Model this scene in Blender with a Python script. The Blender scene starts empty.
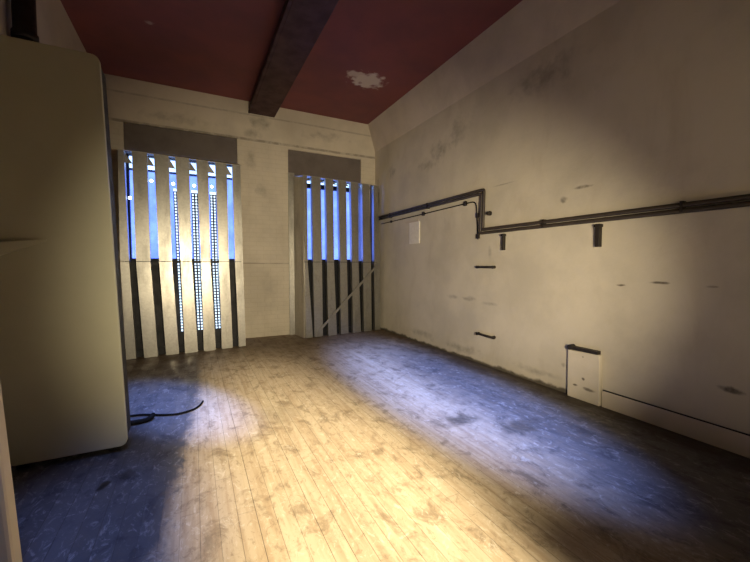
import bpy, bmesh, math, random
from mathutils import Vector, Matrix
random.seed(4)
S = bpy.context.scene
COL = S.collection

# ------------------------------------------------------------------ helpers
class MB:
    """collects shapes (world metres) and links them as ONE mesh object"""
    def __init__(self): self.bm = bmesh.new()
    def hexa(self, p):                       # 8 points: bottom ring 0-3, top ring 4-7
        v = [self.bm.verts.new(q) for q in p]
        for f in ((3,2,1,0),(4,5,6,7),(0,1,5,4),(1,2,6,5),(2,3,7,6),(3,0,4,7)):
            self.bm.faces.new([v[i] for i in f])
        return self
    def box(self, a, b):
        (x0,y0,z0),(x1,y1,z1) = a, b
        return self.hexa([(x0,y0,z0),(x1,y0,z0),(x1,y1,z0),(x0,y1,z0),(x0,y0,z1),(x1,y0,z1),(x1,y1,z1),(x0,y1,z1)])
    def tube(self, pts, r, n=12, cap=True):
        pts = [Vector(p) for p in pts]; rings = []
        ref = None
        for i, p in enumerate(pts):
            t = (pts[min(i+1,len(pts)-1)] - pts[max(i-1,0)]).normalized()
            if ref is None:
                ref = Vector((0,0,1)) if abs(t.z) < .9 else Vector((1,0,0))
            u = (ref - t*ref.dot(t))
            if u.length < 1e-4: u = t.orthogonal()
            u.normalize(); ref = u; w = t.cross(u)
            rr = r[i] if isinstance(r, (list,tuple)) else r
            rings.append([self.bm.verts.new(p + rr*(math.cos(k*2*math.pi/n)*u + math.sin(k*2*math.pi/n)*w)) for k in range(n)])
        for a, b in zip(rings, rings[1:]):
            for k in range(n):
                f = self.bm.faces.new((a[k], a[(k+1)%n], b[(k+1)%n], b[k])); f.smooth = True
        if cap:
            self.bm.faces.new(rings[0][::-1]); self.bm.faces.new(rings[-1])
        return self
    def prism(self, outline, axis, a, b):    # 2-D outline extruded along axis
        def P(u, v, w):
            return {0:(w,u,v), 1:(u,w,v), 2:(u,v,w)}[axis]
        A = [self.bm.verts.new(P(u,v,a)) for u,v in outline]
        B = [self.bm.verts.new(P(u,v,b)) for u,v in outline]
        n = len(outline)
        self.bm.faces.new(A[::-1]); self.bm.faces.new(B)
        for k in range(n): self.bm.faces.new((A[k],A[(k+1)%n],B[(k+1)%n],B[k]))
        return self
    def ball(self, c, r, seg=12):
        bmesh.ops.create_uvsphere(self.bm, u_segments=seg, v_segments=seg//2+2, radius=r, matrix=Matrix.Translation(c))
        return self
    def build(self, name, mat, parent=None, bevel=0, **props):
        bmesh.ops.recalc_face_normals(self.bm, faces=self.bm.faces)
        org = Vector((0,0,0))
        if parent is not None:
            q = parent
            while q is not None: org += q.location; q = q.parent
        for v in self.bm.verts: v.co -= org
        me = bpy.data.meshes.new(name); self.bm.to_mesh(me); self.bm.free()
        me.materials.append(mat)
        o = bpy.data.objects.new(name, me); COL.objects.link(o)
        if parent is not None: o.parent = parent
        if bevel:
            m = o.modifiers.new('bevel','BEVEL'); m.width = bevel; m.segments = 2; m.limit_method = 'ANGLE'
        for k, v in props.items(): o[k] = v
        return o

def thing(name, loc, label, cat, group=None):
    o = bpy.data.objects.new(name, None); COL.objects.link(o)
    o.empty_display_size = .1; o.location = loc
    o['label'] = label; o['category'] = cat
    if group: o['group'] = group
    return o
def tag(o, label, cat, group=None):
    o['label'] = label; o['category'] = cat
    if group: o['group'] = group
    return o
def struct(o): o['kind'] = 'structure'; return o

# ------------------------------------------------------------------ materials
class NT:
    def __init__(self, name):
        self.m = bpy.data.materials.new(name); self.m.use_nodes = True
        self.t = self.m.node_tree; self.t.nodes.clear()
        self.out = self.t.nodes.new('ShaderNodeOutputMaterial')
    def n(self, typ, ins=None, **kw):
        nd = self.t.nodes.new(typ)
        for k, v in kw.items(): setattr(nd, k, v)
        for k, v in (ins or {}).items():
            self.set(nd.inputs[k], v)
        return nd
    def set(self, sock, v):
        if isinstance(v, bpy.types.NodeSocket): self.t.links.new(v, sock)
        elif isinstance(v, bpy.types.Node): self.t.links.new(v.outputs[0], sock)
        else: sock.default_value = v
    def math(self, op, a, b=0.0, clamp=False):
        nd = self.n('ShaderNodeMath', {0:a, 1:b}, operation=op); nd.use_clamp = clamp
        return nd.outputs[0]
    def mix(self, f, a, b):
        nd = self.n('ShaderNodeMix', data_type='RGBA')
        self.set(nd.inputs[0], f); self.set(nd.inputs[6], a); self.set(nd.inputs[7], b)
        return nd.outputs[2]
    def rng(self, v, a, b, c=0.0, d=1.0, smooth=True):
        nd = self.n('ShaderNodeMapRange', {0:v, 1:a, 2:b, 3:c, 4:d})
        nd.interpolation_type = 'SMOOTHSTEP' if smooth else 'LINEAR'
        return nd.outputs[0]
    def noise(self, vec, scale, detail=4, rough=.55, dist=0.0):
        return self.n('ShaderNodeTexNoise', {'Vector':vec, 'Scale':scale, 'Detail':detail, 'Roughness':rough, 'Distortion':dist})
    def pos(self): return self.n('ShaderNodeTexCoord').outputs['Object']
    def sep(self, v): return self.n('ShaderNodeSeparateXYZ', {0:v}).outputs
    def scale(self, v, s):
        return self.n('ShaderNodeVectorMath', {0:v, 1:s}, operation='MULTIPLY').outputs[0]
    def blotches(self, vec, spots):
        """spots: (centre, radii, strength, hardness) -> 0..1 mask of worn or dirty marks with ragged edges"""
        wob = self.noise(vec, 9, 3).outputs['Color']
        wob = self.n('ShaderNodeVectorMath', {0:wob, 1:(.5,.5,.5)}, operation='SUBTRACT').outputs[0]
        acc = None
        for c, r, s, k in spots:
            d = self.n('ShaderNodeVectorMath', {0:vec, 1:c}, operation='SUBTRACT').outputs[0]
            d = self.n('ShaderNodeVectorMath', {0:d, 1:tuple(1/q for q in r)}, operation='MULTIPLY').outputs[0]
            d = self.n('ShaderNodeVectorMath', {0:wob, 1:(1.6,)*3, 2:d}, operation='MULTIPLY_ADD').outputs[0]
            l = self.n('ShaderNodeVectorMath', {0:d}, operation='LENGTH').outputs['Value']
            f = self.rng(l, k, 1.0, s, 0.0)
            acc = f if acc is None else self.math('MAXIMUM', acc, f)
        return acc
    def bsdf(self, col, rough=.7, metal=0.0, spec=.3, bump=None, bstr=.2, bdist=.01):
        b = self.n('ShaderNodeBsdfPrincipled', {'Base Color':col, 'Roughness':rough, 'Metallic':metal, 'Specular IOR Level':spec})
        if bump is not None:
            bp = self.n('ShaderNodeBump', {'Height':bump, 'Strength':bstr, 'Distance':bdist})
            self.set(b.inputs['Normal'], bp)
        self.set(self.out.inputs[0], b); return self.m

def rgb(r, g, b): return (r, g, b, 1)

def plaster(name, base, dirt, spots=(), brick=False, lines=(), foot=False):
    m = NT(name); p = m.pos(); x, y, z = m.sep(p)
    n1 = m.noise(p, 1.3, 6, .6).outputs[0]; n2 = m.noise(p, 7, 6, .65).outputs[0]
    n3 = m.noise(m.scale(p, (1.0,1.0,.35)), 2.3, 5, .65, .6).outputs[0]
    c = m.mix(m.rng(n1, .35, .7), base, tuple(q*.82 for q in base[:3])+(1,))
    c = m.mix(m.rng(n3, .5, .85, 0, .4), c, dirt)
    c = m.mix(m.rng(n2, .58, .8, 0, .12), c, dirt)
    if spots:
        sp = m.blotches(p, spots)
        fade = m.rng(n2, .3, .62, .35, 1.0)
        c = m.mix(m.math('MULTIPLY', sp, fade), c, rgb(.05,.038,.028))
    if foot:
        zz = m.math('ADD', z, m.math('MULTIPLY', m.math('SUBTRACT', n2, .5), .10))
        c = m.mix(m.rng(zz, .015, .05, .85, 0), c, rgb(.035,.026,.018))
    bump = n2
    for zc, w, s in lines:                   # horizontal joints scored in the plaster
        l = m.rng(m.math('ABSOLUTE', m.math('SUBTRACT', z, m.math('ADD', m.math('MULTIPLY', n1, .03), zc-.015))), w*.4, w, s, 0)
        l = m.math('MULTIPLY', l, m.rng(n2, .35, .55, .3, 1))
        c = m.mix(l, c, rgb(.11,.09,.07))
    if brick:
        v = m.n('ShaderNodeCombineXYZ', {0:m.math('ADD', x, y), 1:z, 2:0.0})
        b = m.n('ShaderNodeTexBrick', {'Vector':v, 'Color1':rgb(1,1,1), 'Color2':rgb(.8,.8,.8), 'Mortar':rgb(0,0,0),
               'Scale':1.0, 'Mortar Size':.006, 'Mortar Smooth':.6, 'Brick Width':.23, 'Row Height':.077})
        lo = m.rng(z, 3.35, 3.45, 1, 0)
        bv = m.math('MULTIPLY', b.outputs['Fac'], lo)
        c = m.mix(m.math('MULTIPLY', bv, .22), c, dirt)
        bump = m.math('SUBTRACT', m.math('MULTIPLY', n2, .5), m.math('MULTIPLY', bv, .8))
    return m.bsdf(c, .8, 0, .2, bump, .35, .012)

def flat(name, col, rough=.6, metal=0.0, spec=.4, var=.25, scale=12, dirt=None):
    m = NT(name); p = m.pos()
    n1 = m.noise(p, scale, 5, .6).outputs[0]
    c = m.mix(m.rng(n1, .35, .7), col, dirt or tuple(q*(1-var) for q in col[:3])+(1,))
    return m.bsdf(c, m.rng(n1, .3, .7, rough*.85, min(1, rough*1.15)), metal, spec, n1, .08, .004)

M = {}
RW = 3.32
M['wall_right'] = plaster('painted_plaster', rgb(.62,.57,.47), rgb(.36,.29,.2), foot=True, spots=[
    ((RW,1.842,1.117),(.5,.05,.012),.9,.3), ((RW,1.541,1.149),(.5,.09,.014),.8,.3), ((RW,1.218,1.135),(.5,.05,.012),.7,.3),
    ((RW,2.213,2.035),(.5,.11,.02),.75,.3), ((RW,2.40,1.94),(.5,.06,.035),.7,.3),
    ((RW,4.10,.83),(.5,.16,.045),.45,.2), ((RW,3.76,.83),(.5,.16,.04),.5,.2), ((RW,3.4,.80),(.5,.2,.03),.3,.2),
    ((RW,1.096,.423),(.5,.1,.03),.85,.3), ((RW,4.45,3.0),(.5,.28,.22),.45,.1), ((RW,4.75,2.85),(.5,.3,.12),.35,.1),
    ((RW,4.05,3.15),(.5,.3,.25),.35,.1), ((RW,6.0,3.97),(.5,.05,.03),.8,.3), ((RW,5.75,4.03),(.5,.05,.02),.7,.3),
    ((RW,2.65,3.27),(.5,.5,.2),.4,.1), ((RW,5.9,3.0),(.5,.15,.14),.4,.1), ((RW,6.45,2.6),(.5,.09,.5),.55,.1),
    ((RW,3.2,2.25),(.5,.25,.012),.45,.2), ((RW,3.4,1.45),(.5,.04,.1),.25,.2),
    ((RW,4.9,.16),(.5,.5,.08),.35,.1), ((RW,3.9,.12),(.5,.5,.08),.4,.1), ((RW,2.7,.13),(.5,.35,.05),.35,.1), ((RW,2.35,.28),(.5,.04,.03),.4,.2)])
M['wall_back'] = plaster('painted_brick', rgb(.66,.6,.49), rgb(.40,.33,.24), brick=True,
    lines=[(3.44,.03,.55),(1.31,.016,.4),(3.86,.02,.3)], spots=[
    ((1.1,6.6,3.75),(.25,.5,.16),.4,.1), ((.95,6.6,3.55),(.18,.5,.12),.4,.1), ((.92,6.6,3.1),(.12,.5,.2),.35,.1),
    ((1.1,6.6,2.6),(.16,.5,.14),.3,.1), ((2.3,6.6,3.7),(.5,.5,.12),.3,.1), ((-.2,6.6,3.6),(.6,.5,.1),.3,.1), ((1.2,6.6,.9),(.2,.5,.4),.18,.1)])
M['wall'] = plaster('old_plaster', rgb(.55,.48,.38), rgb(.32,.26,.19))

def ceiling_mat():
    m = NT('red_ceiling_paint'); p = m.pos()
    n1 = m.noise(p, 1.1, 6, .6).outputs[0]; n2 = m.noise(p, 6, 5, .6).outputs[0]
    c = m.mix(m.rng(n1, .35, .7), rgb(.24,.072,.062), rgb(.18,.06,.058))
    sp = m.blotches(p, [((2.42,5.06,4.08),(.3,.26,.5),1,.55), ((2.2,4.96,4.08),(.17,.1,.5),.8,.5), ((-.4,5.0,4.08),(.07,.05,.5),.5,.4)])
    c = m.mix(sp, c, rgb(.62,.52,.42))
    return m.bsdf(c, .6, 0, .3, n2, .2, .01)
M['ceiling'] = ceiling_mat()

def floor_mat():
    m = NT('worn_floorboards'); p = m.pos(); x, y, z = m.sep(p)
    W = .088
    bx = m.math('DIVIDE', x, W); idx = m.math('FLOOR', bx)
    fr = m.math('FRACT', bx)
    rnd = m.n('ShaderNodeTexWhiteNoise', {'W':idx}, noise_dimensions='1D').outputs[0]
    edge = m.math('ABSOLUTE', m.math('SUBTRACT', fr, .5))
    gap = m.rng(edge, .475, .495)
    yy = m.math('ADD', m.math('DIVIDE', y, 2.4), m.math('MULTIPLY', rnd, 7.0))
    bidx = m.math('FLOOR', yy)
    butt = m.rng(m.math('ABSOLUTE', m.math('SUBTRACT', m.math('FRACT', yy), .5)), .4975, .4992)
    rnd2 = m.n('ShaderNodeTexWhiteNoise', {'Vector':m.n('ShaderNodeCombineXYZ', {0:idx,1:bidx,2:0.0})}, noise_dimensions='3D').outputs[0]
    gapw = m.math('MULTIPLY', gap, m.rng(rnd, 0, 1, .25, 1))
    gapw = m.math('MAXIMUM', gapw, m.math('MULTIPLY', butt, .22))
    grain = m.noise(m.scale(p, (26,1.6,1)), 1.0, 6, .6, .4).outputs[0]
    big = m.noise(p, 1.4, 5, .6).outputs[0]
    mid = m.noise(m.scale(p, (1.2,.8,1)), 5.5, 7, .7, .5).outputs[0]
    scr = m.noise(m.scale(p, (9,5,1)), 2.2, 8, .75, 1.2).outputs[0]
    bare = m.mix(rnd2, rgb(.54,.455,.33), rgb(.49,.40,.285))
    bare = m.mix(m.rng(grain, .4, .7, 0, .5), bare, rgb(.3,.2,.115))
    bare = m.mix(m.rng(mid, .5, .66, 0, .75), bare, rgb(.21,.16,.105))
    bare = m.mix(m.rng(scr, .54, .68, 0, .6), bare, rgb(.74,.69,.58))
    bare = m.mix(m.rng(scr, .46, .36, 0, .6), bare, rgb(.24,.18,.12))
    # dark border, worn middle; lit strip and unlit sides put into the colour too
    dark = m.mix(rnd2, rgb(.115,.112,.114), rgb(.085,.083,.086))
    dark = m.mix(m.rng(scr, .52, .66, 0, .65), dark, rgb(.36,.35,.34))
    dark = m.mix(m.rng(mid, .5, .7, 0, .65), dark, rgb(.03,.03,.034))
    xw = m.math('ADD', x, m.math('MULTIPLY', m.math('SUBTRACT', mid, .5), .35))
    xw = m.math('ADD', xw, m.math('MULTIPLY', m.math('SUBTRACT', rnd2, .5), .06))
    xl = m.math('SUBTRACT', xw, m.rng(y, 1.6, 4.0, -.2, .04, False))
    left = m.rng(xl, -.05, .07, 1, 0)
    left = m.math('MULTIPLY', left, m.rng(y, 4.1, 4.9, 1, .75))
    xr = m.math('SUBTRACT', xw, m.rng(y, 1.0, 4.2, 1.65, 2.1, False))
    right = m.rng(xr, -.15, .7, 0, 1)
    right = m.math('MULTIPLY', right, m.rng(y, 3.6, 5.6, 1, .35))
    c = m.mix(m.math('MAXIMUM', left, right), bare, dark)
    sp = m.blotches(p, [((-.50,2.55,0),(.035,.07,.5),.95,.5), ((-.40,2.62,0),(.05,.07,.5),.6,.5), ((.6,3.1,0),(.3,.3,.5),.2,.1),
        ((1.95,2.3,0),(.22,.14,.5),.7,.2), ((2.3,2.0,0),(.3,.16,.5),.6,.2), ((2.9,4.6,0),(.15,.5,.5),.5,.2), ((3.1,3.6,0),(.18,.6,.5),.6,.2), ((2.4,3.9,0),(.12,.12,.5),.4,.2)])
    c = m.mix(sp, c, rgb(.015,.013,.012))
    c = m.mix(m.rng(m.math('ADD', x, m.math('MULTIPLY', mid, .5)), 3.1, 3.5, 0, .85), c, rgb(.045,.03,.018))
    c = m.mix(m.rng(m.math('ADD', y, m.math('MULTIPLY', mid, .8)), 4.9, 6.3, 0, .75), c, rgb(.13,.085,.045))  # browner towards the windows, the weaker light there put into the colour
    c = m.mix(m.math('MULTIPLY', gapw, .85), c, rgb(.03,.022,.016))
    h = m.math('SUBTRACT', m.math('ADD', m.math('MULTIPLY', scr, .35), m.math('MULTIPLY', grain, .25)), gapw)
    r = m.rng(mid, .3, .7, .42, .7)
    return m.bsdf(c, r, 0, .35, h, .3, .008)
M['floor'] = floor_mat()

def metal_mat(name, base, rough=.42, metal=.65):
    m = NT(name); p = m.pos()
    v = m.n('ShaderNodeTexVoronoi', {'Vector':p, 'Scale':45.0}).outputs['Color']
    n1 = m.noise(m.scale(p,(3,3,.8)), 2.2, 6, .65).outputs[0]
    g = m.sep(v)[0]
    c = m.mix(g, base, tuple(q*.86 for q in base[:3])+(1,))
    c = m.mix(m.rng(n1, .5, .72, 0, .6), c, tuple(q*.6 for q in base[:3])+(1,))
    return m.bsdf(c, m.rng(n1, .3, .7, rough*.85, rough*1.2), metal, .4, n1, .06, .004)
M['galv'] = metal_mat('galvanised_steel', rgb(.42,.41,.375), .36, .8)
M['galv_side'] = metal_mat('galvanised_return', rgb(.50,.47,.40), .5, .4)
M['backing'] = flat('dark_backing', rgb(.007,.007,.01), .6)
M['iron'] = flat('dark_iron', rgb(.028,.022,.018), .55, .1)
M['conduit'] = flat('dark_painted_conduit', rgb(.055,.043,.034), .45, .1, .5)
M['cable'] = flat('black_rubber', rgb(.006,.006,.006), .7, spec=.1)
M['head'] = flat('grey_board', rgb(.16,.135,.125), .75, var=.2, scale=3)
M['beam'] = flat('dark_red_beam_paint', rgb(.06,.02,.017), .6, var=.35, scale=5)
M['cream'] = flat('cream_enamel', rgb(.52,.52,.40), .42, 0, .4, var=.06, scale=2)
M['cream_edge'] = flat('cream_gloss', rgb(.75,.67,.47), .45, 0, .4, var=.1, scale=4)
M['dark_feet'] = flat('black_feet', rgb(.015,.015,.016), .6)
M['white'] = flat('white_paint', rgb(.82,.79,.7), .6, 0, .3, var=.1, scale=20)
M['board'] = plaster('painted_board', rgb(.70,.64,.53), rgb(.45,.38,.28), spots=[
    ((-.025,-0.005,0.120),(.5,.02,.018),.9,.4), ((-.025,0.075,0.040),(.5,.03,.015),.9,.4), ((-.025,-0.055,0.030),(.5,.07,.02),.8,.4), ((-.025,0.005,0.330),(.5,.01,.008),.7,.4)])
M['trim'] = plaster('plaster_band', rgb(.62,.55,.45), rgb(.38,.31,.22))
M['frame'] = flat('dark_window_frame', rgb(.05,.05,.06), .6)

def glass_mat(name, col):
    m = NT(name); p = m.pos()
    n = m.noise(p, 3.0, 3).outputs[0]
    c = m.mix(m.rng(n, .3, .7), col, tuple(q*.8 for q in col[:3])+(1,))
    t = m.n('ShaderNodeBsdfTransparent', {'Color':c})
    g = m.n('ShaderNodeBsdfGlossy', {'Roughness':.2, 'Color':rgb(.8,.85,1)})
    mx = m.n('ShaderNodeMixShader', {0:.06, 1:t, 2:g})
    m.set(m.out.inputs[0], mx); return m.m
M['glass'] = glass_mat('blue_tinted_glass', rgb(.50,.54,.85))
M['clear'] = glass_mat('clear_glass', rgb(.95,.97,1))
def emit(name, col, s):
    m = NT(name)
    e = m.n('ShaderNodeEmission', {'Color':col, 'Strength':s}); m.set(m.out.inputs[0], e); return m.m
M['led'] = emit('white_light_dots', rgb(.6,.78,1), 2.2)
M['glow_ball'] = emit('bright_glow', rgb(.7,.85,1), 12.0)

# ------------------------------------------------------------------ room shell
XL, XR, YB, YF, ZC = -1.2, 3.32, 6.6, -4.0, 4.08
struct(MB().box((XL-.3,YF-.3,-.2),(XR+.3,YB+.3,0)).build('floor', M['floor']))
struct(MB().box((XL-.3,YF-.3,ZC),(XR+.3,YB+.3,ZC+.2)).build('ceiling', M['ceiling']))
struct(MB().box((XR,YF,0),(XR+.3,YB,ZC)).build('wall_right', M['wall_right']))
struct(MB().box((XL-.3,YF,0),(XL,YB,ZC)).build('wall_left', M['wall']))
struct(MB().box((XL-.3,YF-.3,0),(XR+.3,YF,ZC)).build('wall_front', M['wall']))
W1, W2, WT = (-.90,.70), (1.56,3.007), 3.43
b = MB(); y0, y1 = YB, YB+.3
b.box((XL-.3,y0,0),(W1[0],y1,ZC)).box((W1[1],y0,0),(W2[0],y1,ZC)).box((W2[1],y0,0),(XR+.3,y1,ZC))
b.box((W1[0],y0,WT),(W1[1],y1,ZC)).box((W2[0],y0,WT-.06),(W2[1],y1,ZC))
struct(b.build('wall_back', M['wall_back']))
struct(MB().prism([(XR,3.56),(XR,ZC),(XR-.16,ZC)], 1, YF, YB).build('trim_1', M['trim']))
struct(MB().prism([(XR,0),(XR-.022,0),(XR-.022,.135),(XR-.016,.145),(XR,.145)], 1, YF, 1.955).build('baseboard_right', M['trim']))
struct(MB().box((XR-.012,YF,.1455),(XR,1.955,.154)).build('trim_2', M['backing']))

for k, (a, c, top, t0, t1) in enumerate(((W1[0],W1[1],3.0,2.77,2.79),(W2[0],W2[1],2.92,2.75,2.83))):
    w = struct(bpy.data.objects.new('window_%d' % (k+1), None)); COL.objects.link(w); w.location = ((a+c)/2, YB+.2, 0)
    f = MB(); t = .03
    f.box((a,YB+.16,0),(a+t,YB+.24,top)).box((c-t,YB+.16,0),(c,YB+.24,top)).box((a+t,YB+.16,0),(c-t,YB+.24,t)).box((a+t,YB+.16,top-.01),(c-t,YB+.24,top))
    f.box((a+t,YB+.172,1.33),(c-t,YB+.228,1.39)).box((a+t,YB+.16,t0),(c-t,YB+.24,t1))
    f.build('frame', M['frame'], w)
    MB().box((a+.001,YB+.03,top+.002),(c-.001,YB+.26,(WT,WT-.06)[k]-.001)).build('blanking_board', M['head'], w, bevel=.004, label='dark grey board closing the window top')
    MB().box((a+t,YB+.195,t),(c-t,YB+.205,t0)).build('pane', M['glass'], w, label='blue tinted pane')
    MB().box((a+t,YB+.195,t1),(c-t,YB+.205,top-.01)).build('transom_pane', M['clear'], w, label='clear narrow top pane')

# ------------------------------------------------------------------ metal screens in front of the windows
S1 = dict(A=(-.85,5.80), B=(.69,5.91),
  top=[-.859,-.794,-.706,-.537,-.456,-.282,-.204,-.029,.061,.219,.313,.472,.55,.665],
  mid=[-.874,-.775,-.697,-.531,-.431,-.274,-.168,-.022,.096,.223,.339,.48,.566,.683],
  bot=[-.842,-.73,-.639,-.475,-.378,-.217,-.141,.028,.107,.271,.355,.512,.599,.703])
S2 = dict(A=(1.7,6.06), B=(3.2,6.25),
  top=[1.69,1.753,1.837,2.005,2.098,2.245,2.344,2.507,2.603,2.761,2.847,3.002,3.106,3.196],
  mid=[1.704,1.753,1.851,2.021,2.118,2.256,2.377,2.522,2.628,2.768,2.867,3.046,3.115,3.255],
  bot=[1.71,1.84,1.868,2.031,2.138,2.309,2.391,2.548,2.644,2.819,2.886,3.062,3.138,3.268])
ZT, ZM = 2.80, 1.335
def screen(D, label, second):
    A, B = D['A'], D['B']; k = (B[1]-A[1])/(B[0]-A[0])
    Y = lambda x, d=0.0: A[1] + (x-A[0])*k + d
    ZB = 2.893 if second else 3.0
    root = thing('metal_screen', ((A[0]+B[0])/2, (A[1]+B[1])/2, 0), label, 'security screen', 'metal slat screens over the windows')
    DEP, TH = .085, .004
    def slat(l0, r0, z0, l1, r1, z1, out=0.0):
        m = MB()
        def plate(xa0, xb0, xa1, xb1, da, db):
            m.hexa([(xa0,Y(xa0,da+out),z0),(xb0,Y(xb0,da+out),z0),(xb0,Y(xb0,db+out),z0),(xa0,Y(xa0,db+out),z0),
                    (xa1,Y(xa1,da+out),z1),(xb1,Y(xb1,da+out),z1),(xb1,Y(xb1,db+out),z1),(xa1,Y(xa1,db+out),z1)])
        plate(l0, r0, l1, r1, 0, TH)                       # face
        plate(l0, l0+TH, l1, l1+TH, TH, DEP)               # returned flanges
        plate(r0-TH, r0, r1-TH, r1, TH, DEP)
        plate(l0+TH, l0+.022, l1+TH, l1+.022, DEP-TH, DEP) # inner lips
        plate(r0-.022, r0-TH, r1-.022, r1-TH, DEP-TH, DEP)
        m.build('slat', M['galv'], root)
    for i in range(7):
        a, c = 2*i, 2*i+1
        jag = random.uniform(0, .012)
        slat(D['bot'][a], D['bot'][c], .004+jag, D['mid'][a], D['mid'][c], ZM-.004)
        slat(D['mid'][a], D['mid'][c], ZM+.004, D['top'][a], D['top'][c], ZT, -.005)
    xl, xr = A[0]-.005, B[0]
    # box returns back to the wall, lid, cross rails, backing of the lower half
    sideR = XR-.006 if second else xr
    for nm, x in (('side_panel', xl+.012), ('side_panel', (3.24 if second else .675))):
        MB().hexa([(x-.004,Y(x,.09),.0),(x+.004,Y(x,.09),.0),(x+.004-(.06 if x==xl+.012 else 0),YB-.002,.0),(x-.004-(.06 if x==xl+.012 else 0),YB-.002,.0),
                   (x-.004,Y(x,.09),ZT),(x+.004,Y(x,.09),ZT),(x+.004-(.06 if x==xl+.012 else 0),YB-.002,ZB),(x-.004-(.06 if x==xl+.012 else 0),YB-.002,ZB)]).build(nm, M['galv_side'], root)
    x1 = 3.255 if second else .69
    MB().hexa([(xl,Y(xl,.004),ZT+.001),(x1,Y(x1,.004),ZT+.001),(x1,YB-.002,ZB+.001),(xl-.03,YB-.002,ZB+.001),
               (xl,Y(xl,.004),ZT+.009),(x1,Y(x1,.004),ZT+.009),(x1,YB-.002,ZB+.009),(xl-.03,YB-.002,ZB+.009)]).build('added_lid', M['galv_side'], root)  # top sheet added to stop window light escaping upwards
    for z in (ZM-.02, .08):
        MB().hexa([(xl+.02,Y(xl,.09),z),(x1-.02,Y(x1,.09),z),(x1-.02,Y(x1,.12),z),(xl+.02,Y(xl,.12),z),
                   (xl+.02,Y(xl,.09),z+.035),(x1-.02,Y(x1,.09),z+.035),(x1-.02,Y(x1,.12),z+.035),(xl+.02,Y(xl,.12),z+.035)]).build('cross_rail', M['backing'], root)
    MB().hexa([(xl+.02,Y(xl,.13),.0),(x1-.02,Y(x1,.13),.0),(x1-.02,Y(x1,.14),.0),(xl+.02,Y(xl,.14),.0),
               (xl+.02,Y(xl,.13),ZM+.02),(x1-.02,Y(x1,.13),ZM+.02),(x1-.02,Y(x1,.14),ZM+.02),(xl+.02,Y(xl,.14),ZM+.02)]).build('backing_panel', M['backing'], root)
    # folded corner tab closing the top of every slot
    for i in range(6):
        l, r = D['top'][2*i+1], D['top'][2*i+2]
        m = MB(); z = ZT
        hh = .16 if not second else .10
        hh = .15 if not second else .07
        q = [(l+.001,z-.015),(l+.001,z-hh),(r-.001,z-hh)]
        A_ = [m.bm.verts.new((x,Y(x,.05),zz)) for x, zz in q]; B_ = [m.bm.verts.new((x,Y(x,.053),zz)) for x, zz in q]
        m.bm.faces.new(A_); m.bm.faces.new(B_[::-1])
        for e in range(3): m.bm.faces.new((A_[e],B_[e],B_[(e+1)%3],A_[(e+1)%3]))
        m.build('slot_tab', M['galv'], root)
    return root, Y
r1, Y1 = screen(S1, 'tall galvanised slat screen with rows of white light dots, nearest the cream cabinet', False)
r2, Y2 = screen(S2, 'tall galvanised slat screen with a diagonal bar, in the right corner of the room', True)
# the strips of light dots hanging in three slots of the left screen
def lightstrip(i, cols, ztop, zbot, off):
    t, mdl, bt = S1['top'], S1['mid'], S1['bot']
    def lr(z):
        if z > ZM: f = (z-ZM)/(ZT-ZM); return [mdl[q]*(1-f)+t[q]*f for q in (2*i+1, 2*i+2)]
        f = z/ZM; return [bt[q]*(1-f)+mdl[q]*f for q in (2*i+1, 2*i+2)]
    hw, hg, bar = .011, .014, .012              # half hole width, half hole height, bar thickness
    n = int((ztop-zbot)/.044); g = bmesh.new(); rows = []
    us = [-hw-bar]
    for c in range(cols): us += [c*.042-hw, c*.042+hw]
    us.append((cols-1)*.042+hw+bar)
    for k in range(n):
        for dz in (0, .044-2*hg): 
            z = zbot+k*.044+dz
            l, r = lr(z); rows.append([g.verts.new((l+(r-l)*off+u, Y1(l, .104), z)) for u in us])
    for a, (p, q) in enumerate(zip(rows, rows[1:])):
        for b_ in range(len(us)-1):
            if a % 2 == 1 and b_ % 2 == 1: continue      # a hole
            g.faces.new((p[b_], p[b_+1], q[b_+1], q[b_]))
    st = MB()
    (la, ra), (lb, rb) = lr(ztop), lr(zbot)
    xa, xb = la+(ra-la)*off, lb+(rb-lb)*off; e0, e1 = us[0]+.004, us[-1]-.004
    st.hexa([(xb+e0,Y1(xb,.108),zbot),(xb+e1,Y1(xb,.108),zbot),(xb+e1,Y1(xb,.113),zbot),(xb+e0,Y1(xb,.113),zbot),
             (xa+e0,Y1(xa,.108),ztop-.02),(xa+e1,Y1(xa,.108),ztop-.02),(xa+e1,Y1(xa,.113),ztop-.02),(xa+e0,Y1(xa,.113),ztop-.02)])
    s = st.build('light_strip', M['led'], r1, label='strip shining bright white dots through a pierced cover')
    mb = MB(); mb.bm.free(); mb.bm = g
    o = mb.build('pierced_cover', M['backing'], s); o.modifiers.new('solidify','SOLIDIFY').thickness = .002
lightstrip(2, 1, 2.40, .30, .70); lightstrip(3, 2, 2.40, .30, .36); lightstrip(4, 2, 2.40, .30, .36)
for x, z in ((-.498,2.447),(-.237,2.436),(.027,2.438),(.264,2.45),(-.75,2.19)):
    m = MB().ball((x,Y1(x,.05),z), .02); m.build('glow_ball', M['glow_ball'], r1)  # small glowing balls added at the bright points in the slots
    
# diagonal bar and edge strip on the right screen
d = Vector((3.208-1.877, 6.251-6.082, 1.30-.05)); u = d.normalized()
pa = Vector((1.877,6.082-.012,.05)); pb = pa + d
n = Vector((0.126,-.992,0)); w = u.cross(n).normalized()*.022; n *= .006
MB().hexa([pa-w-n,pa+w-n,pa+w+n,pa-w+n,pb-w-n,pb+w-n,pb+w+n,pb-w+n]).build('diagonal_bar', M['galv'], r2, label='diagonal metal bar')
MB().box((1.555,YB-.03,0),(1.665,YB-.001,2.95)).build('edge_strip', M['galv'], r2)

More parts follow.
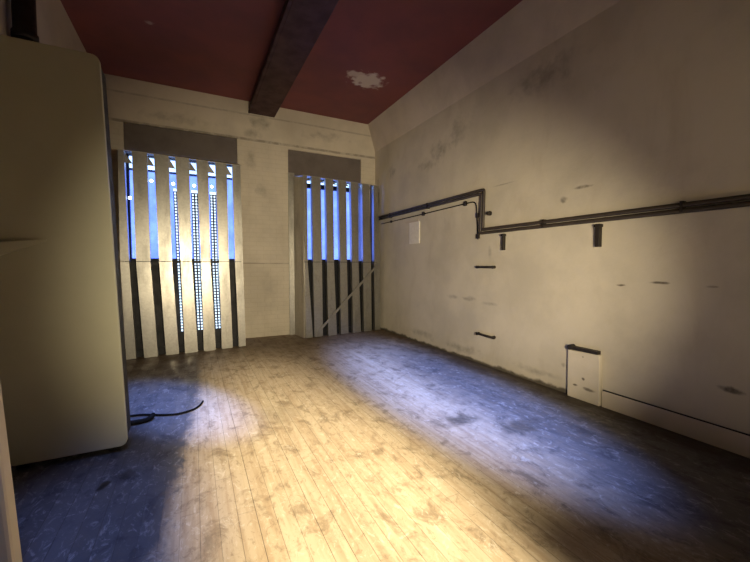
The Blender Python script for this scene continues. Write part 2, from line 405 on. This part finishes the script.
# ------------------------------------------------------------------ ceiling beam
t = thing('ceiling_beam', (1.1,YB,ZC), 'dark red-brown beam running along the ceiling towards the back wall', 'beam')
MB().box((.92,YF,3.88),(1.33,YB-.001,ZC-.001)).build('beam_body', M['beam'], t, bevel=.012)
MB().box((.885,YF,3.87),(.918,YB-.03,3.905)).build('edge_batten', M['beam'], t)

# ------------------------------------------------------------------ cream cabinet on the left
t = thing('cabinet', (-.8,3.05,0), 'tall cream metal cabinet with rounded corners standing at the left wall', 'cabinet')
def rounded(x0, z0, x1, z1, r, n=6):
    pts = []
    for cx, cz, a0 in ((x1-r,z0+r,-90),(x1-r,z1-r,0),(x0+r,z1-r,90),(x0+r,z0+r,180)):
        for k in range(n+1):
            a = math.radians(a0+90*k/n); pts.append((cx+r*math.cos(a), cz+r*math.sin(a)))
    return pts
def lean(o_pts): return [(x-.085*(z/2.65), z) for x, z in o_pts]
MB().prism(lean(rounded(-1.06,.045,-.435,2.655,.045)), 1, 2.95, 2.99).build('body', M['cream'], t, bevel=.005)
MB().prism(lean(rounded(-1.05,.055,-.442,2.645,.04)), 1, 2.9905, 3.17).build('shaded_side', M['dark_feet'], t)  # side of the cabinet in black, its shade put into the colour
for x in (-1.0,-.52):
    MB().box((x-.03,3.0,0),(x+.03,3.1,.05)).build('foot', M['dark_feet'], t)
MB().hexa([(-1.07,2.92,1.335),(-.82,2.945,1.445),(-.82,2.951,1.445),(-1.07,2.951,1.335),
           (-1.07,2.92,1.425),(-.82,2.945,1.455),(-.82,2.951,1.455),(-1.07,2.951,1.425)]).build('streak_ridge', M['cream'], t, label='pale wedge with a streak of light put into its shape')  # raised wedge, a streak of light on the panel put into shape
# pale board edge by the camera
tag(MB().hexa([(-.62,1.28,0),(-.437,1.30,0),(-.437,1.36,0),(-.62,1.36,0),(-.76,1.28,2.6),(-.572,1.30,2.6),(-.572,1.36,2.6),(-.76,1.36,2.6)]).build('door_board', M['cream_edge'], bevel=.01),
    'pale cream board edge at the bottom left in front of the cabinet', 'board')

# dark pipe high on the left wall
t = thing('wall_pipe', (XL+.09,3.72,0), 'dark vertical pipe on the left wall above the cabinet', 'pipe')
MB().tube([(XL+.09,3.72,0),(XL+.09,3.72,ZC)], .07, 16).build('pipe', M['iron'], t)
for z in (1.2,3.0): MB().tube([(XL+.09,3.72,z),(XL+.09,3.72,z+.05)], .08, 16).build('collar', M['iron'], t)

# cable on the floor
def smooth(pts, n=8):
    out = []
    P = [Vector(p) for p in pts]
    for i in range(len(P)-1):
        p0,p1,p2,p3 = P[max(i-1,0)],P[i],P[i+1],P[min(i+2,len(P)-1)]
        for k in range(n):
            s = k/n
            out.append(.5*((2*p1)+(-p0+p2)*s+(2*p0-5*p1+4*p2-p3)*s*s+(-p0+3*p1-3*p2+p3)*s**3))
    return out+[P[-1]]
tag(MB().tube(smooth([(-.85,3.50,.012),(-.6,3.60,.012),(-.44,3.60,.012),(-.3,3.53,.012),(-.16,3.48,.012),(-.04,3.52,.012),(.02,3.60,.012),(.05,3.70,.012)]), .009, 8).build('cable', M['cable']),
    'black cable curling out on the floor from behind the cream cabinet', 'cable')
tag(MB().tube(smooth([(-.85,3.36,.02),(-.6,3.42,.02),(-.47,3.42,.02),(-.37,3.44,.02),(-.33,3.50,.032)]), .02, 8).build('rubber_hose', M['cable']),
    'short thick black hose end on the floor behind the cream cabinet', 'hose')

# ------------------------------------------------------------------ right wall: conduits, clips, brackets
def bend(pts, r, n=5):
    P = [Vector(p) for p in pts]; out = [P[0]]
    for a, b_, c in zip(P, P[1:], P[2:]):
        d1 = (a-b_).normalized(); d2 = (c-b_).normalized()
        for k in range(n+1):
            s = k/n; p0 = b_+d1*r; p2 = b_+d2*r
            out.append((1-s)**2*p0+2*s*(1-s)*b_+s*s*p2)
    return out+[P[-1]]
def route(x, dz, dy): return [(x,6.57,2.20+dz),(x,3.50+dy,2.215+dz),(x,3.515+dy,1.715+dz),(x,-3.9,1.735+dz)]
for dz, dy, lab in ((.022,-.022,'upper of two dark conduits stepping along the right wall'),(-.022,.022,'lower of two dark conduits stepping along the right wall')):
    t = thing('conduit', (XR-.03,3.5,1.7+dz), lab, 'conduit', 'dark conduits on the right wall')
    MB().tube(bend(route(XR-.032,dz,dy), .03), .0195, 12).build('pipe', M['conduit'], t)
    for y, z in ((5.9,2.2),(4.7,2.208),(2.6,1.722),(1.4,1.728),(.4,1.731)):
        MB().box((XR-.054,y-.01,z+dz-.0215),(XR-.001,y+.01,z+dz+.0215)).build('clip', M['iron'], t)
t = thing('thin_cable', (XR-.02,5.0,2.08), 'thin black cable clipped below the stepped conduits on the right wall', 'cable')
MB().tube(bend([(XR-.012,6.3,2.085),(XR-.012,5.0,2.10),(XR-.012,3.64,2.12),(XR-.012,3.60,1.62)], .09), .008, 8).build('wire', M['cable'], t)
for y, z, a in ((5.9,2.09,.02),(4.85,2.105,.03),(3.85,2.118,.03),(3.605,1.93,.03),(3.60,1.66,.03)):
    MB().box((XR-.03,y-a*.8,z-a),(XR-.001,y+a*.8,z+a)).build('clip', M['iron'], t)
t = thing('wall_peg', (XR-.02,3.40,1.93), 'small dark peg beside the step in the conduits', 'peg')
MB().tube([(XR-.05,3.40,1.93),(XR-.001,3.40,1.93)], [.022,.03], 10).build('peg_body', M['iron'], t)
for y, z0, z1, w_, lab in ((3.155,1.465,1.66,.013,'short dark pipe stub below the conduits, just right of their step'),
                       (2.03,1.455,1.665,.022,'thicker dark pipe stub below the conduits, towards the right of the wall')):
    t = thing('pipe_stub', (XR-.025,y,z0), lab, 'pipe stub', 'pipe stubs under the conduits')
    MB().box((XR-.045,y-w_,z0),(XR,y+w_,z1)).build('stub', M['iron'], t, bevel=.006)
    MB().box((XR-.052,y-w_-.006,z1-.03),(XR,y+w_+.006,z1-.005)).build('collar', M['iron'], t)
for y0_, z0_, y1_, z1_, lab in ((3.29,1.262,3.605,1.260,'dark horizontal bar fixed high on the right wall below the conduit step'),
                           (3.272,.386,3.588,.396,'dark horizontal bar fixed low on the right wall near the floor')):
    t = thing('wall_bar', (XR-.02,(y0_+y1_)/2,z0_), lab, 'bracket', 'dark bars on the right wall')
    MB().tube([(XR-.03,y0_,z0_),(XR-.03,y1_,z1_)], .016, 10).build('bar', M['iron'], t)
    for y in (y0_+.02, y1_-.02):
        MB().tube([(XR-.045,y,(z0_+z1_)/2),(XR-.001,y,(z0_+z1_)/2)], .019, 10).build('bolt', M['iron'], t)
# white plate by the corner, board near the floor
t = thing('wall_plate', (XR-.01,5.12,1.64), 'small white plate on the right wall below the upper conduits', 'plate')
MB().box((XR-.022,4.96,1.64),(XR-.001,5.26,2.0)).build('plate_body', M['white'], t, bevel=.004)
MB().box((XR-.012,5.0,2.005),(XR-.001,5.40,2.03)).build('top_strip', M['trim'], t)  # thin strip above the plate
t = thing('access_panel', (XR-.02,2.125,.09), 'cream access panel low on the right wall with a dark bar on top', 'panel')
MB().prism([(2.28,.0),(2.285,.46),(1.975,.47),(1.965,.0)], 0, XR-.045, XR-.001).build('panel_board', M['board'], t, bevel=.006)
MB().box((XR-.055,1.99,.472),(XR-.001,2.25,.502)).build('top_bar', M['iron'], t)
MB().tube([(XR-.065,2.255,.49),(XR-.001,2.255,.49)], .026, 10).build('top_bolt', M['iron'], t)

# ------------------------------------------------------------------ camera
cam = bpy.data.cameras.new('camera'); co = bpy.data.objects.new('camera', cam); COL.objects.link(co)
cam.sensor_width = 36; cam.lens = 36*360/750; cam.clip_start = .02
co.location = (0,0,1.3)
co.rotation_euler = (math.radians(90)-math.atan(17/360), 0, -math.atan(181/360))
S.camera = co

# ------------------------------------------------------------------ light
def spot(name, loc, aim, W, col, ang, blend, r=.06, scale=(1,1,1), roll=0.0):
    L = bpy.data.lights.new(name, 'SPOT'); L.energy = W; L.color = col
    L.spot_size = math.radians(ang); L.spot_blend = blend; L.shadow_soft_size = r
    o = bpy.data.objects.new(name, L); COL.objects.link(o); o.location = loc
    q = (Vector(aim)-Vector(loc)).to_track_quat('-Z','Y')
    o.rotation_euler = q.to_euler(); o.scale = scale
    return o
WARM, COOL = (1,.83,.55), (.23,.36,1)
spot('warm_torch', (.75,-.5,1.3), (2.65,6.6,.9), 820, WARM, 70, .88, .05, (1.28,1,1))
spot('warm_side_fill', (.4,-1.6,1.7), (3.32,1.6,1.8), 55, WARM, 60, 1, .08)  # added fill brightening the far right wall
spot('warm_floor_fill', (.8,-1.2,3.3), (.70,1.75,0), 2500, WARM, 38, .9, .1, (.58,1.4,1))  # added high spot shaping the warm strip on the floor
spot('cool_fill_right', (2.2,1.7,3.95), (2.3,3.1,0), 2300, COOL, 38, 1, .1, (.68,1.9,1))  # unseen ceiling spot added for the blue pool at right
spot('cool_fill_left', (.15,3.1,3.95), (-.16,3.7,0), 1500, COOL, 22, 1, .08, (.7,1.6,1))  # added overhead spot standing in for window daylight beside the cabinet
spot('cool_fill_near', (-.45,.9,3.95), (-.42,2.0,0), 430, COOL, 26, 1, .08, (.8,1.2,1))  # added overhead spot turning the floor before the cabinet blue
w = bpy.data.worlds.new('sky'); S.world = w; w.use_nodes = True
bg = w.node_tree.nodes['Background']; bg.inputs[0].default_value = (.36,.55,1,1); bg.inputs[1].default_value = 5.0

S.view_settings.view_transform = 'Standard'; S.view_settings.look = 'None'
S.view_settings.gamma = 1; S.view_settings.exposure = 0; S.view_settings.use_curve_mapping = False
